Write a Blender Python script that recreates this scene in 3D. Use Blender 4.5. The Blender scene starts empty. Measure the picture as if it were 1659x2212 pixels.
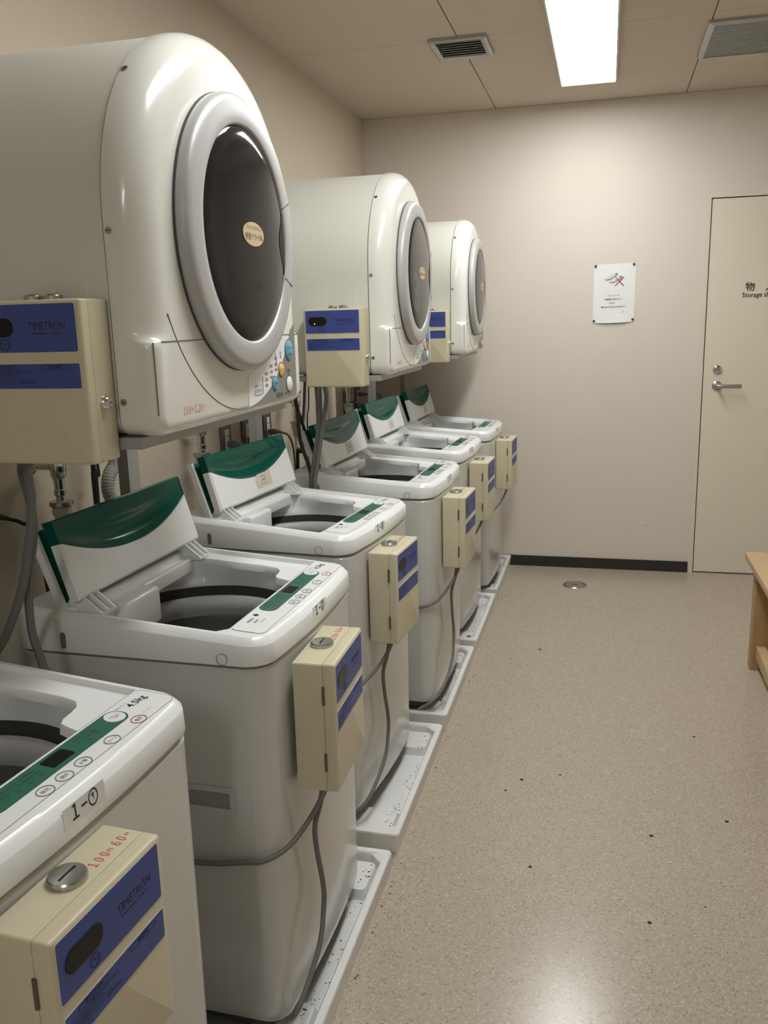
import bpy, bmesh, math, random
from mathutils import Vector, Matrix
random.seed(7)
PI = math.pi
S = bpy.context.scene
COL = S.collection

# ------------------------------------------------------------------ camera
W_PX, H_PX, F_PX = 1659, 2212, 1869.76
cam_loc = Vector((1.2689, 0.0, 1.3435))
yaw, pitch, roll = 0.2523, 0.2164, -0.0263
fwd = Vector((-math.sin(yaw)*math.cos(pitch), math.cos(yaw)*math.cos(pitch), -math.sin(pitch)))
rgt = Vector((math.cos(yaw), math.sin(yaw), 0))
upv = rgt.cross(fwd)
r2 = rgt*math.cos(roll) + upv*math.sin(roll)
u2 = upv*math.cos(roll) - rgt*math.sin(roll)
cd = bpy.data.cameras.new('camera')
cd.sensor_fit = 'VERTICAL'; cd.sensor_height = 24.0; cd.lens = F_PX/H_PX*24.0
cd.clip_start = 0.02; cd.clip_end = 50
cam = bpy.data.objects.new('camera', cd); COL.objects.link(cam)
m = Matrix((r2, u2, -fwd)).transposed().to_4x4(); m.translation = cam_loc
cam.matrix_world = m
S.camera = cam

# ------------------------------------------------------------------ world, exposure
w = bpy.data.worlds.new('world'); S.world = w; w.use_nodes = True
w.node_tree.nodes['Background'].inputs[0].default_value = (0.9, 0.95, 1.0, 1)
w.node_tree.nodes['Background'].inputs[1].default_value = 0.02
S.view_settings.view_transform = 'Standard'; S.view_settings.look = 'None'
S.view_settings.exposure = 1.35; S.view_settings.gamma = 1.0
S.view_settings.use_curve_mapping = False
LAMP = 9.5          # radiance of the two ceiling luminaires
LAMP_COL = (0.985, 1.0, 0.985)

# room measures (metres)
YB, ZC, XR, YF = 4.688, 2.374, 2.75, -3.20

# ------------------------------------------------------------------ materials
MATS = {}
def mat(name, col, rough=0.5, metal=0.0, spec=0.5, noise=0.0, nscale=30.0, bump=0.0, bscale=200.0,
        coat=0.0, emit=None, transp=0.0, grain=None):
    m = bpy.data.materials.new(name); m.use_nodes = True
    nt = m.node_tree; b = nt.nodes['Principled BSDF']
    b.inputs['Base Color'].default_value = (*col, 1); b.inputs['Roughness'].default_value = rough
    b.inputs['Metallic'].default_value = metal; b.inputs['Specular IOR Level'].default_value = spec
    b.inputs['Coat Weight'].default_value = coat; b.inputs['Coat Roughness'].default_value = 0.08
    tc = nt.nodes.new('ShaderNodeTexCoord')
    if noise > 0:
        n = nt.nodes.new('ShaderNodeTexNoise'); n.inputs['Scale'].default_value = nscale
        n.inputs['Detail'].default_value = 4
        src = tc.outputs['Object']
        if grain:
            mp = nt.nodes.new('ShaderNodeMapping'); mp.inputs['Scale'].default_value = grain
            nt.links.new(src, mp.inputs[0]); src = mp.outputs[0]
        nt.links.new(src, n.inputs['Vector'])
        mx = nt.nodes.new('ShaderNodeMix'); mx.data_type = 'RGBA'
        mx.inputs[6].default_value = (*[c*(1-noise) for c in col], 1)
        mx.inputs[7].default_value = (*[min(1, c*(1+noise)) for c in col], 1)
        nt.links.new(n.outputs['Fac'], mx.inputs[0]); nt.links.new(mx.outputs[2], b.inputs['Base Color'])
    if bump > 0:
        n2 = nt.nodes.new('ShaderNodeTexNoise'); n2.inputs['Scale'].default_value = bscale
        n2.inputs['Detail'].default_value = 3
        nt.links.new(tc.outputs['Object'], n2.inputs['Vector'])
        bp = nt.nodes.new('ShaderNodeBump'); bp.inputs['Strength'].default_value = bump
        bp.inputs['Distance'].default_value = 0.002
        nt.links.new(n2.outputs['Fac'], bp.inputs['Height']); nt.links.new(bp.outputs[0], b.inputs['Normal'])
    if emit:
        b.inputs['Emission Color'].default_value = (*emit[0], 1); b.inputs['Emission Strength'].default_value = emit[1]
    if transp > 0:
        t = nt.nodes.new('ShaderNodeBsdfTransparent'); t.inputs[0].default_value = (*[min(1, c*3+0.05) for c in col], 1)
        ms = nt.nodes.new('ShaderNodeMixShader'); ms.inputs[0].default_value = transp
        nt.links.new(b.outputs[0], ms.inputs[1]); nt.links.new(t.outputs[0], ms.inputs[2])
        nt.links.new(ms.outputs[0], nt.nodes['Material Output'].inputs[0])
    MATS[name] = m
    return m

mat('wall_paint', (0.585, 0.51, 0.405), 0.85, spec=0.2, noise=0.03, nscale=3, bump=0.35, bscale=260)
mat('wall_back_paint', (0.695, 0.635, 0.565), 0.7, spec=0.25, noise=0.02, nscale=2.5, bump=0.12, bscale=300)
mat('ceiling_board', (0.63, 0.55, 0.45), 0.9, spec=0.15, noise=0.02, nscale=6, bump=0.15, bscale=350)
mat('ceiling_gap', (0.09, 0.075, 0.06), 0.9)
mat('door_paint', (0.74, 0.675, 0.55), 0.5, spec=0.3, noise=0.015, nscale=5)
mat('frame_paint', (0.70, 0.63, 0.54), 0.5, spec=0.3)
mat('baseboard', (0.022, 0.020, 0.016), 0.45, noise=0.15, nscale=20)
mat('black_gap', (0.008, 0.007, 0.005), 0.8)
mat('white_plastic', (0.83, 0.85, 0.845), 0.28, coat=0.15, noise=0.012, nscale=4)
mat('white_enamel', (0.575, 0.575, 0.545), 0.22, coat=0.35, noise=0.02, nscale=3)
mat('dryer_white', (0.76, 0.765, 0.715), 0.22, coat=0.3, noise=0.012, nscale=4)
mat('dryer_side', (0.70, 0.70, 0.64), 0.4, noise=0.02, nscale=5)
mat('silver_plastic', (0.47, 0.47, 0.465), 0.38, metal=0.1)
mat('silver_panel', (0.26, 0.255, 0.235), 0.4, metal=0.2)
mat('smoked_glass', (0.016, 0.016, 0.018), 0.09, spec=0.26)
mat('dark_gasket', (0.07, 0.07, 0.066), 0.6)
mat('grey_base', (0.06, 0.062, 0.06), 0.6)
mat('grey_shade', (0.30, 0.31, 0.30), 0.5)
mat('seam_grey', (0.16, 0.16, 0.15), 0.6)
mat('beige_steel', (0.61, 0.56, 0.395), 0.38, noise=0.03, nscale=12, bump=0.08, bscale=500)
mat('blue_print', (0.045, 0.075, 0.29), 0.42, noise=0.03, nscale=40)
mat('black_print', (0.010, 0.010, 0.014), 0.6)
mat('navy_print', (0.010, 0.012, 0.035), 0.6)
mat('red_print', (0.62, 0.10, 0.06), 0.6)
mat('display_window', (0.010, 0.010, 0.009), 0.3, spec=0.25)
mat('chrome', (0.72, 0.72, 0.70), 0.16, metal=1.0, noise=0.06, nscale=60)
mat('brushed_metal', (0.46, 0.46, 0.45), 0.30, metal=1.0, noise=0.08, nscale=80, grain=(1, 12, 1))
mat('hinge_metal', (0.16, 0.14, 0.10), 0.45, metal=0.6)
mat('red_led', (0.5, 0.02, 0.02), 0.4, emit=((1.0, 0.12, 0.08), 6.0))
mat('green_strip', (0.035, 0.145, 0.095), 0.35, noise=0.04, nscale=60)
mat('green_clear', (0.002, 0.088, 0.060), 0.10, spec=0.22, transp=0.08)
mat('green_rear', (0.018, 0.17, 0.12), 0.2, spec=0.3, transp=0.15)
mat('ring_grey', (0.46, 0.46, 0.45), 0.4)
mat('print_grey', (0.16, 0.16, 0.16), 0.6)
mat('label_film', (0.66, 0.645, 0.61), 0.3)
mat('clear_film', (0.70, 0.71, 0.69), 0.22)
mat('old_label', (0.66, 0.64, 0.52), 0.6, noise=0.14, nscale=90)
mat('drum_steel', (0.40, 0.40, 0.39), 0.32, metal=0.85, noise=0.1, nscale=50)
mat('tub_grey', (0.30, 0.30, 0.29), 0.45)
mat('gap_dark', (0.05, 0.047, 0.042), 0.95)  # near-black ring in the gap between cover and tub
mat('tray_plastic', (0.73, 0.73, 0.715), 0.42, noise=0.05, nscale=25)
mat('stand_steel', (0.36, 0.36, 0.35), 0.42, metal=0.25, noise=0.03, nscale=20)
mat('grey_cable', (0.15, 0.15, 0.14), 0.5)
mat('black_cable', (0.016, 0.016, 0.015), 0.5)
mat('hose_cream', (0.58, 0.55, 0.46), 0.5)
mat('hose_grey', (0.30, 0.30, 0.27), 0.55)
mat('pipe_cream', (0.60, 0.55, 0.44), 0.55)
mat('outlet_plate', (0.17, 0.155, 0.13), 0.35, metal=0.55)
mat('outlet_white', (0.75, 0.75, 0.72), 0.4)
mat('plug_grey', (0.19, 0.19, 0.18), 0.5)
mat('paper', (0.80, 0.81, 0.80), 0.75)
mat('pin_dark', (0.05, 0.04, 0.03), 0.35, metal=0.3)
mat('cross_red', (0.42, 0.035, 0.04), 0.6)
mat('shoe_light', (0.70, 0.71, 0.71), 0.7)
mat('shoe_grey', (0.28, 0.29, 0.29), 0.7)
mat('vent_frame', (0.42, 0.43, 0.42), 0.35, metal=0.35)
mat('vent_dark', (0.035, 0.03, 0.026), 0.8)
mat('vent_slat', (0.40, 0.38, 0.35), 0.5, metal=0.2)
mat('vent_grey', (0.33, 0.35, 0.34), 0.45, metal=0.3)
mat('lamp_body', (0.62, 0.60, 0.55), 0.4)
mat('lamp_diffuser', (0.9, 0.9, 0.9), 0.4, emit=(LAMP_COL, LAMP))
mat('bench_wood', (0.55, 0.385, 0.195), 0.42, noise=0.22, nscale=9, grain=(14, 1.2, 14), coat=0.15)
mat('bench_wood_shaded', (0.40, 0.255, 0.115), 0.45, noise=0.2, nscale=9, grain=(14, 14, 1.2), coat=0.1)  # bench wood with upright grain, shade on the legs put into its colour
mat('blue_button', (0.13, 0.40, 0.56), 0.35)
mat('orange_button', (0.86, 0.52, 0.13), 0.35)
mat('sticker_tan', (0.60, 0.47, 0.29), 0.5, noise=0.05, nscale=80)
mat('dirt', (0.03, 0.025, 0.02), 0.95)
mat('gold_seal', (0.24, 0.19, 0.07), 0.5, noise=0.3, nscale=200)
mat('scuff', (0.36, 0.33, 0.29), 0.85)

def floor_material():
    m = bpy.data.materials.new('speckled_vinyl'); m.use_nodes = True; nt = m.node_tree; L = nt.links
    b = nt.nodes['Principled BSDF']; tc = nt.nodes.new('ShaderNodeTexCoord')
    def noise(s, d=2, r=0.5):
        n = nt.nodes.new('ShaderNodeTexNoise'); n.inputs['Scale'].default_value = s
        n.inputs['Detail'].default_value = d; n.inputs['Roughness'].default_value = r
        L.new(tc.outputs['Object'], n.inputs['Vector']); return n.outputs['Fac']
    def vor(s):
        n = nt.nodes.new('ShaderNodeTexVoronoi'); n.inputs['Scale'].default_value = s
        L.new(tc.outputs['Object'], n.inputs['Vector']); return n
    def ramp(src, a, b_):
        r = nt.nodes.new('ShaderNodeMapRange'); r.inputs[1].default_value = a; r.inputs[2].default_value = b_
        L.new(src, r.inputs[0]); return r.outputs[0]
    def mix(f, c1, c2):
        x = nt.nodes.new('ShaderNodeMix'); x.data_type = 'RGBA'
        if hasattr(f, 'links'): L.new(f, x.inputs[0])
        else: x.inputs[0].default_value = f
        for i, c in ((6, c1), (7, c2)):
            if isinstance(c, tuple): x.inputs[i].default_value = (*c, 1)
            else: L.new(c, x.inputs[i])
        return x.outputs[2]
    base = mix(ramp(noise(1.6, 2), 0.2, 0.8), (0.37, 0.317, 0.247), (0.395, 0.338, 0.266))
    base = mix(ramp(noise(140, 3, 0.7), 0.40, 0.62), base, (0.45, 0.39, 0.315))
    v1 = vor(190)
    sep = nt.nodes.new('ShaderNodeSeparateColor'); L.new(v1.outputs['Color'], sep.inputs[0])
    chip = mix(ramp(sep.outputs[0], 0.80, 0.84), base, (0.54, 0.48, 0.40))      # pale chips
    chip = mix(ramp(sep.outputs[1], 0.83, 0.86), chip, (0.27, 0.228, 0.178))    # brown chips
    inside = ramp(v1.outputs['Distance'], 0.55, 0.35)
    base = mix(inside, base, chip)
    v2 = vor(15)
    sp2 = nt.nodes.new('ShaderNodeSeparateColor'); L.new(v2.outputs['Color'], sp2.inputs[0])
    dots = nt.nodes.new('ShaderNodeMath'); dots.operation = 'MULTIPLY'
    L.new(ramp(v2.outputs['Distance'], 0.050, 0.035), dots.inputs[0]); L.new(ramp(sp2.outputs[0], 0.86, 0.88), dots.inputs[1])
    base = mix(dots.outputs[0], base, (0.03, 0.024, 0.018))
    L.new(base, b.inputs['Base Color'])
    b.inputs['Roughness'].default_value = 0.27; b.inputs['Specular IOR Level'].default_value = 0.5
    rr = nt.nodes.new('ShaderNodeMapRange'); rr.inputs[3].default_value = 0.19; rr.inputs[4].default_value = 0.24
    L.new(noise(3, 1), rr.inputs[0]); L.new(rr.outputs[0], b.inputs['Roughness'])
    bp = nt.nodes.new('ShaderNodeBump'); bp.inputs['Strength'].default_value = 0.12; bp.inputs['Distance'].default_value = 0.001
    L.new(noise(120, 2), bp.inputs['Height']); L.new(bp.outputs[0], b.inputs['Normal'])
    MATS['speckled_vinyl'] = m
floor_material()

# ------------------------------------------------------------------ mesh helpers
class MB:
    def __init__(s): s.v = []; s.f = []
    def ring(s, pts):
        i = len(s.v); s.v += [tuple(p) for p in pts]; return list(range(i, i+len(pts)))
    def bridge(s, a, b, closed=True):
        n = len(a)
        for i in range(n if closed else n-1):
            j = (i+1) % n; s.f.append((a[i], a[j], b[j], b[i]))
    def cap(s, a, flip=False): s.f.append(tuple(reversed(a)) if flip else tuple(a))
    def loft(s, rings, cap0=True, cap1=True):
        ids = [s.ring(r) for r in rings]
        for a, b in zip(ids, ids[1:]): s.bridge(a, b)
        if cap0: s.cap(ids[0], True)
        if cap1: s.cap(ids[-1])
        return s
    def box(s, x0, x1, y0, y1, z0, z1):
        s.loft([[(x0,y0,z0),(x1,y0,z0),(x1,y1,z0),(x0,y1,z0)], [(x0,y0,z1),(x1,y0,z1),(x1,y1,z1),(x0,y1,z1)]])
        return s
    def rbox(s, x0, x1, y0, y1, z0, z1, r=0.004, axis='z', rc=None, n=4):
        """rounded box: rounded outline across axis, softened edges at both ends"""
        rc = (max(r) if isinstance(r, tuple) else r) if rc is None else rc
        lo, hi = {'z': (z0, z1), 'x': (x0, x1), 'y': (y0, y1)}[axis]
        a0, a1, b0, b1 = {'z': (x0,x1,y0,y1), 'x': (y0,y1,z0,z1), 'y': (z0,z1,x0,x1)}[axis]
        def P(u, v, t): return {'z': (u,v,t), 'x': (t,u,v), 'y': (v,t,u)}[axis]
        rings = []
        ra, rb = r if isinstance(r, tuple) else (r, r)
        seq = [(lo + ra*(1-math.sin(k*PI/6)), ra*(1-math.cos(k*PI/6))) for k in (3, 2, 1, 0)]
        seq += [(hi - rb*(1-math.sin(k*PI/6)), rb*(1-math.cos(k*PI/6))) for k in (0, 1, 2, 3)]
        for t, ins in seq:
            o = rrect(a1-a0-2*ins, b1-b0-2*ins, max(rc-ins, 0.0003), n)
            rings.append([P(u+(a0+a1)/2, v+(b0+b1)/2, t) for u, v in o])
        s.loft(rings); return s
    def lathe(s, prof, origin=(0,0,0), axis='z', n=32, cap0=False, cap1=False):
        rings = []
        for r, t in prof:
            rg = []
            for k in range(n):
                a = 2*PI*k/n; u, v = r*math.cos(a), r*math.sin(a)
                p = {'z': (u,v,t), 'x': (t,u,v), 'y': (v,t,u)}[axis]
                rg.append((p[0]+origin[0], p[1]+origin[1], p[2]+origin[2]))
            rings.append(rg)
        s.loft(rings, cap0, cap1); return s
    def tube(s, path, r, n=8, smooth=True, sub=6, ribs=0):
        P = catmull(path, sub) if smooth and len(path) > 2 else [Vector(p) for p in path]
        if ribs: P = resample(P, ribs)
        up = Vector((0.31, 0.17, 0.93)).normalized(); rings = []
        for i, p in enumerate(P):
            t = (P[min(i+1, len(P)-1)] - P[max(i-1, 0)]).normalized()
            a = t.cross(up)
            if a.length < 1e-4: a = t.cross(Vector((1, 0, 0)))
            a.normalize(); b = t.cross(a); up = -b if (-b).dot(up) > 0 else b
            rr = r*(1.0 if i % 2 else 0.92) if ribs else (r(i/(len(P)-1)) if callable(r) else r)
            rings.append([p + a*rr*math.cos(2*PI*k/n) + b*rr*math.sin(2*PI*k/n) for k in range(n)])
        s.loft(rings); return s
    def prism(s, poly, t0, t1, P):
        s.loft([[P(u, v, t0) for u, v in poly], [P(u, v, t1) for u, v in poly]]); return s
    def mesh(s, name, smooth=35):
        me = bpy.data.meshes.new(name); me.from_pydata(s.v, [], s.f); me.validate()
        bm = bmesh.new(); bm.from_mesh(me); bmesh.ops.recalc_face_normals(bm, faces=bm.faces); bm.to_mesh(me); bm.free()
        if smooth:
            me.shade_smooth(); me.set_sharp_from_angle(angle=math.radians(smooth))
        return me
    def build(s, name, material, parent=None, smooth=35):
        me = s.mesh(name, smooth); me.materials.append(MATS[material])
        return link(name, me, parent)

def link(name, data, parent=None):
    o = bpy.data.objects.new(name, data); COL.objects.link(o); o.parent = parent; return o
def catmull(pts, sub):
    P = [Vector(p) for p in pts]; P = [P[0]*2-P[1]] + P + [P[-1]*2-P[-2]]; out = []
    for i in range(1, len(P)-2):
        for k in range(sub):
            t = k/sub; a, b, c, d = P[i-1:i+3]
            out.append(0.5*((2*b)+(c-a)*t+(2*a-5*b+4*c-d)*t*t+(3*b-a-3*c+d)*t**3))
    out.append(P[-2]); return out
def resample(P, step):
    out = [P[0]]; acc = 0
    for a, b in zip(P, P[1:]):
        L = (b-a).length; d = step-acc
        while d <= L: out.append(a.lerp(b, d/L)); d += step
        acc = (acc+L) % step
    return out
def rrect(w, h, r, n=5):
    pts = []
    for cx, cy, a0 in ((w/2-r, h/2-r, 0), (-w/2+r, h/2-r, PI/2), (-w/2+r, -h/2+r, PI), (w/2-r, -h/2+r, 1.5*PI)):
        for k in range(n+1):
            a = a0+PI/2*k/n; pts.append((cx+r*math.cos(a), cy+r*math.sin(a)))
    return pts
def empty(name, loc=(0,0,0), rz=0.0):
    o = link(name, None); o.location = loc; o.rotation_euler = (0, 0, rz); o.empty_display_size = 0.1; return o
def tag(o, label, cat, group=None):
    o['label'] = label; o['category'] = cat
    if group: o['group'] = group
    return o
def struct(o): o['kind'] = 'structure'; return o
def copy_tree(o, parent=None):
    c = o.copy(); COL.objects.link(c); c.parent = parent
    for ch in list(o.children): copy_tree(ch, c)
    return c
def frame_m(o, right, up):
    r, u = Vector(right).normalized(), Vector(up).normalized(); n = r.cross(u)
    m = Matrix((r, u, n)).transposed().to_4x4(); m.translation = Vector(o); return m
_TXT = {}
def text_mesh(body, size, align='CENTER', squeeze=1.0, bold=0.0):
    key = (body, size, align, squeeze, bold)
    if key not in _TXT:
        c = bpy.data.curves.new('t', 'FONT'); c.body = body; c.size = size; c.align_x = align; c.align_y = 'CENTER'
        c.resolution_u = 2; c.offset = bold*size
        o = bpy.data.objects.new('t', c); COL.objects.link(o)
        me = bpy.data.meshes.new_from_object(o.evaluated_get(bpy.context.evaluated_depsgraph_get()))
        bpy.data.objects.remove(o); bpy.data.curves.remove(c)
        if squeeze != 1.0: me.transform(Matrix.Diagonal((squeeze, 1, 1, 1)))
        _TXT[key] = me
    return _TXT[key]
def lettering(body, size, material, parent, M, align='CENTER', squeeze=1.0, name='lettering', bold=0.0):
    me = text_mesh(body, size, align, squeeze, bold).copy(); me.name = name; me.transform(M); me.materials.clear()
    me.materials.append(MATS[material]); return link(name, me, parent)
def plate(outline, M, t=0.0008):
    """thin flat-sided plate with given outline lying in the plane of matrix M"""
    b = MB(); b.prism(outline, 0.0, t, lambda u, v, k: tuple(M @ Vector((u, v, k)))); return b
def ellipse(a, b, n=28): return [(a*math.cos(2*PI*k/n), b*math.sin(2*PI*k/n)) for k in range(n)]
def ringplate(a, b, wd, M, t=0.0006, n=28):
    o = MB(); T = lambda q, k: tuple(M @ Vector((q[0], q[1], k)))
    e1, e2 = ellipse(a, b, n), ellipse(a-wd, b-wd, n)
    ids = [o.ring([T(q, 0) for q in e1]), o.ring([T(q, t) for q in e1]), o.ring([T(q, t) for q in e2]), o.ring([T(q, 0) for q in e2])]
    for i in range(4): o.bridge(ids[i], ids[(i+1) % 4])
    return o
def framering(w, h, r, wd, M, t=0.0006):
    o = MB(); T = lambda q, k: tuple(M @ Vector((q[0], q[1], k)))
    e1, e2 = rrect(w, h, r), rrect(w-2*wd, h-2*wd, max(r-wd, 0.0002))
    ids = [o.ring([T(q, 0) for q in e1]), o.ring([T(q, t) for q in e1]), o.ring([T(q, t) for q in e2]), o.ring([T(q, 0) for q in e2])]
    for i in range(4): o.bridge(ids[i], ids[(i+1) % 4])
    return o

# ------------------------------------------------------------------ the room
struct(MB().box(-0.12, XR+0.12, YF-0.12, YB+0.12, -0.1, 0.0).build('floor', 'speckled_vinyl', smooth=0))
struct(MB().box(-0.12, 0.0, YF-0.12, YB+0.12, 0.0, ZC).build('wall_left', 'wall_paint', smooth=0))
DX0, DX1, DZ = 1.7488, 2.545, 1.884          # storage door leaf
FX0 = 1.7190                                  # door frame outer edge
wb = MB()
wb.box(0.0, FX0, YB, YB+0.12, 0, ZC); wb.box(FX0, DX1+0.03, YB, YB+0.12, DZ+0.028, ZC); wb.box(DX1+0.03, XR, YB, YB+0.12, 0, ZC)
wall_back = struct(wb.build('wall_back', 'wall_back_paint', smooth=0))
MB().box(1.490, 1.506, YB-0.0006, YB+0.001, 0.247, 0.251).build('scuff_mark', 'scuff', wall_back, 0)
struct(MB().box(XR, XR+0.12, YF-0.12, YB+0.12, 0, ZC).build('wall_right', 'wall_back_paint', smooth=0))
struct(MB().box(0, XR, YF-0.12, YF, 0, ZC).build('wall_front', 'wall_back_paint', smooth=0))
struct(MB().box(0.0, FX0-0.001, YB-0.010, YB, 0.0, 0.0572).build('baseboard_back', 'baseboard', smooth=0))
struct(MB().box(XR-0.010, XR, YF, YB, 0.0, 0.0572).build('baseboard_right', 'baseboard', smooth=0))

# ceiling: backing slab and boards with open joints
ceil = struct(MB().box(-0.12, XR+0.12, YF-0.12, YB+0.12, ZC+0.010, ZC+0.08).build('ceiling', 'ceiling_gap', smooth=0))
xs = [0.0, 0.6956, 1.6046, 2.5136, XR]; ys = [YF, -1.93, -0.11, 1.706, 3.5257, YB]
for i in range(4):
    for j in range(5):
        g = 0.0022; gy = 0.0012
        x0 = xs[i]+(g if i else 0.0005); x1 = xs[i+1]-(g if i < 3 else 0.0005)
        y0 = ys[j]+(gy if j else 0.0005); y1 = ys[j+1]-(gy if j < 4 else 0.003)
        MB().box(x0, x1, y0, y1, ZC, ZC+0.010).build('ceiling_panel', 'ceiling_board', ceil, 0)

# storage door
door = struct(empty('door_1', ((DX0+DX1)/2, YB, 0)))
ox = -(DX0+DX1)/2
fr = MB()
fr.box(FX0+ox, DX0-0.005+ox, -0.004, 0.10, 0, DZ+0.028); fr.box(DX1+0.005+ox, DX1+0.03+ox, -0.004, 0.10, 0, DZ+0.028)
fr.box(DX0-0.005+ox, DX1+0.005+ox, -0.004, 0.10, DZ+0.005, DZ+0.028)
fr.build('door_frame', 'frame_paint', door, 0)
MB().box(DX0-0.005+ox, DX1+0.005+ox, 0.045, 0.09, 0.0, DZ+0.005).build('door_gap', 'black_gap', door, 0)
leaf = MB().box(DX0+ox, DX1+ox, 0.002, 0.042, 0.006, DZ).build('door_leaf', 'door_paint', door, 0)
hl = MB(); hx = 1.815+ox
hl.lathe([(0.0, -0.006), (0.019, -0.006), (0.024, -0.003), (0.024, 0.004)], (hx, 0, 0.984), 'y', 28)
hl.build('lever_rosette', 'brushed_metal', door)
lv = MB(); lv.lathe([(0.009, -0.045), (0.009, 0.0)], (hx, 0, 0.984), 'y', 16, True)
lv.rbox(hx-0.009, hx+0.112, -0.054, -0.042, 0.974, 0.994, 0.004, 'x', 0.006)
lv.build('door_lever', 'brushed_metal', door)
kc = MB(); kc.lathe([(0.0, -0.010), (0.012, -0.010), (0.014, -0.012), (0.021, -0.007), (0.023, 0.0), (0.023, 0.004)], (hx-0.002, 0, 1.065), 'y', 28)
lk = kc.build('lock_cylinder', 'chrome', door)
MB().box(hx-0.008, hx+0.004, -0.0112, -0.0098, 1.064, 1.0665).build('key_slot', 'black_gap', lk, 0)
Md = lambda x, z: frame_m((x+ox, 0.0012, z), (1, 0, 0), (0, 0, 1))
lettering('物　入', 0.046, 'black_print', leaf, Md(1.921, 1.4615), 'LEFT', bold=0.012)
lettering('Storage shed', 0.0325, 'black_print', leaf, Md(1.909, 1.4250), 'LEFT', 0.92, bold=0.012)

# floor drain cap
dr = tag(empty('floor_drain', (1.145, 4.355, 0)), 'round metal drain cap set in the floor near the back wall', 'drain')
MB().lathe([(0.0, 0.004), (0.046, 0.004), (0.047, 0.0025), (0.050, 0.0025), (0.051, 0.005), (0.057, 0.005), (0.061, 0.0005), (0.061, 0.0)], n=40).build('cap', 'brushed_metal', dr)
MB().lathe([(0.0495, 0.0028), (0.0468, 0.0028)], n=40).build('joint', 'black_gap', dr)
MB().box(-0.018, 0.018, -0.003, 0.003, 0.0038, 0.0046).build('key_slot', 'black_gap', dr, 0)

# debris specks on the floor
db = MB()
for x, y, r in [(1.036, 3.43, 0.007), (1.06, 2.37, 0.006), (1.42, 2.15, 0.006), (1.62, 2.26, 0.006), (1.02, 2.30, 0.004), (1.58, 2.75, 0.005), (1.17, 2.42, 0.004), (1.12, 1.95, 0.005), (1.40, 1.80, 0.005)]:
    db.lathe([(0.0, 0.0018), (r*0.6, 0.0014), (r, 0.0)], (x, y, 0.0002), 'z', 7)
for k in range(60):     # grime along the tray edges
    y = random.uniform(1.3, 4.6); x = 0.789 + abs(random.gauss(0, 0.012)) + 0.004; r = random.uniform(0.0008, 0.0030)
    db.lathe([(0.0, 0.0010), (r*0.6, 0.0008), (r, 0.0)], (x, y, 0.0001), 'z', 6)
o = tag(db.build('floor_debris', 'dirt'), 'small dark lint and grit specks scattered on the floor', 'debris'); o['kind'] = 'stuff'

# ------------------------------------------------------------------ ceiling fixtures
def luminaire(y0, y1, label):
    t = tag(empty('ceiling_light', (1.158, (y0+y1)/2, ZC)), label, 'ceiling light', 'ceiling lights over the aisle')
    h = (y1-y0)/2; wd = 0.1165
    b = MB()
    for sgn in (-1, 1):
        b.box(min(sgn*wd, sgn*(wd+0.007)), max(sgn*wd, sgn*(wd+0.007)), -h, h, -0.016, 0.0)
    b.box(-wd-0.007, wd+0.007, h, h+0.006, -0.016, 0.0); b.box(-wd-0.007, wd+0.007, -h-0.006, -h, -0.016, 0.0)
    b.build('housing', 'lamp_body', t, 0)
    MB().box(-wd, wd, -h, h, -0.012, -0.001).build('diffuser', 'lamp_diffuser', t, 0)
luminaire(3.05, 4.298, 'bright rectangular ceiling light panel near the back wall')
luminaire(1.16, 2.408, 'rectangular ceiling light panel above the middle of the aisle')

luminaire(-2.35, -1.102, 'rectangular fill light panel added out of view at the rear of the room')  # unseen fill light, added to brighten the near sides of the machines
vt = tag(empty('exhaust_grille', (0.694, 3.615, ZC)), 'small dark louvred exhaust grille in the ceiling left of the light', 'vent')
b = MB(); o1, o2, hh = 0.110, 0.086, 0.125
for i in range(4): pass
e1 = [(-o1,-hh),(o1,-hh),(o1,hh),(-o1,hh)]; e2 = [(-0.086,-0.098),(0.086,-0.098),(0.086,0.098),(-0.086,0.098)]
ids = [b.ring([(x, y, 0) for x, y in e1]), b.ring([(x, y, -0.012) for x, y in e1]), b.ring([(x*0.92, y*0.92, -0.017) for x, y in e1]), b.ring([(x, y, -0.012) for x, y in e2]), b.ring([(x, y, 0.0) for x, y in e2])]
for a_, b_ in zip(ids, ids[1:]): b.bridge(a_, b_)
b.build('frame', 'vent_frame', vt, 0)
MB().box(-0.086, 0.086, -0.098, 0.098, -0.002, 0.0).build('duct_backing', 'vent_dark', vt, 0)
for k in range(7):
    yy = -0.085+k*0.028
    MB().loft([[(-0.086, yy-0.008, -0.0125), (-0.086, yy-0.006, -0.0135), (-0.086, yy+0.010, -0.004), (-0.086, yy+0.008, -0.003)],
               [(0.086, yy-0.008, -0.0125), (0.086, yy-0.006, -0.0135), (0.086, yy+0.010, -0.004), (0.086, yy+0.008, -0.003)]]).build('slat', 'vent_slat', vt, 0)

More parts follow.
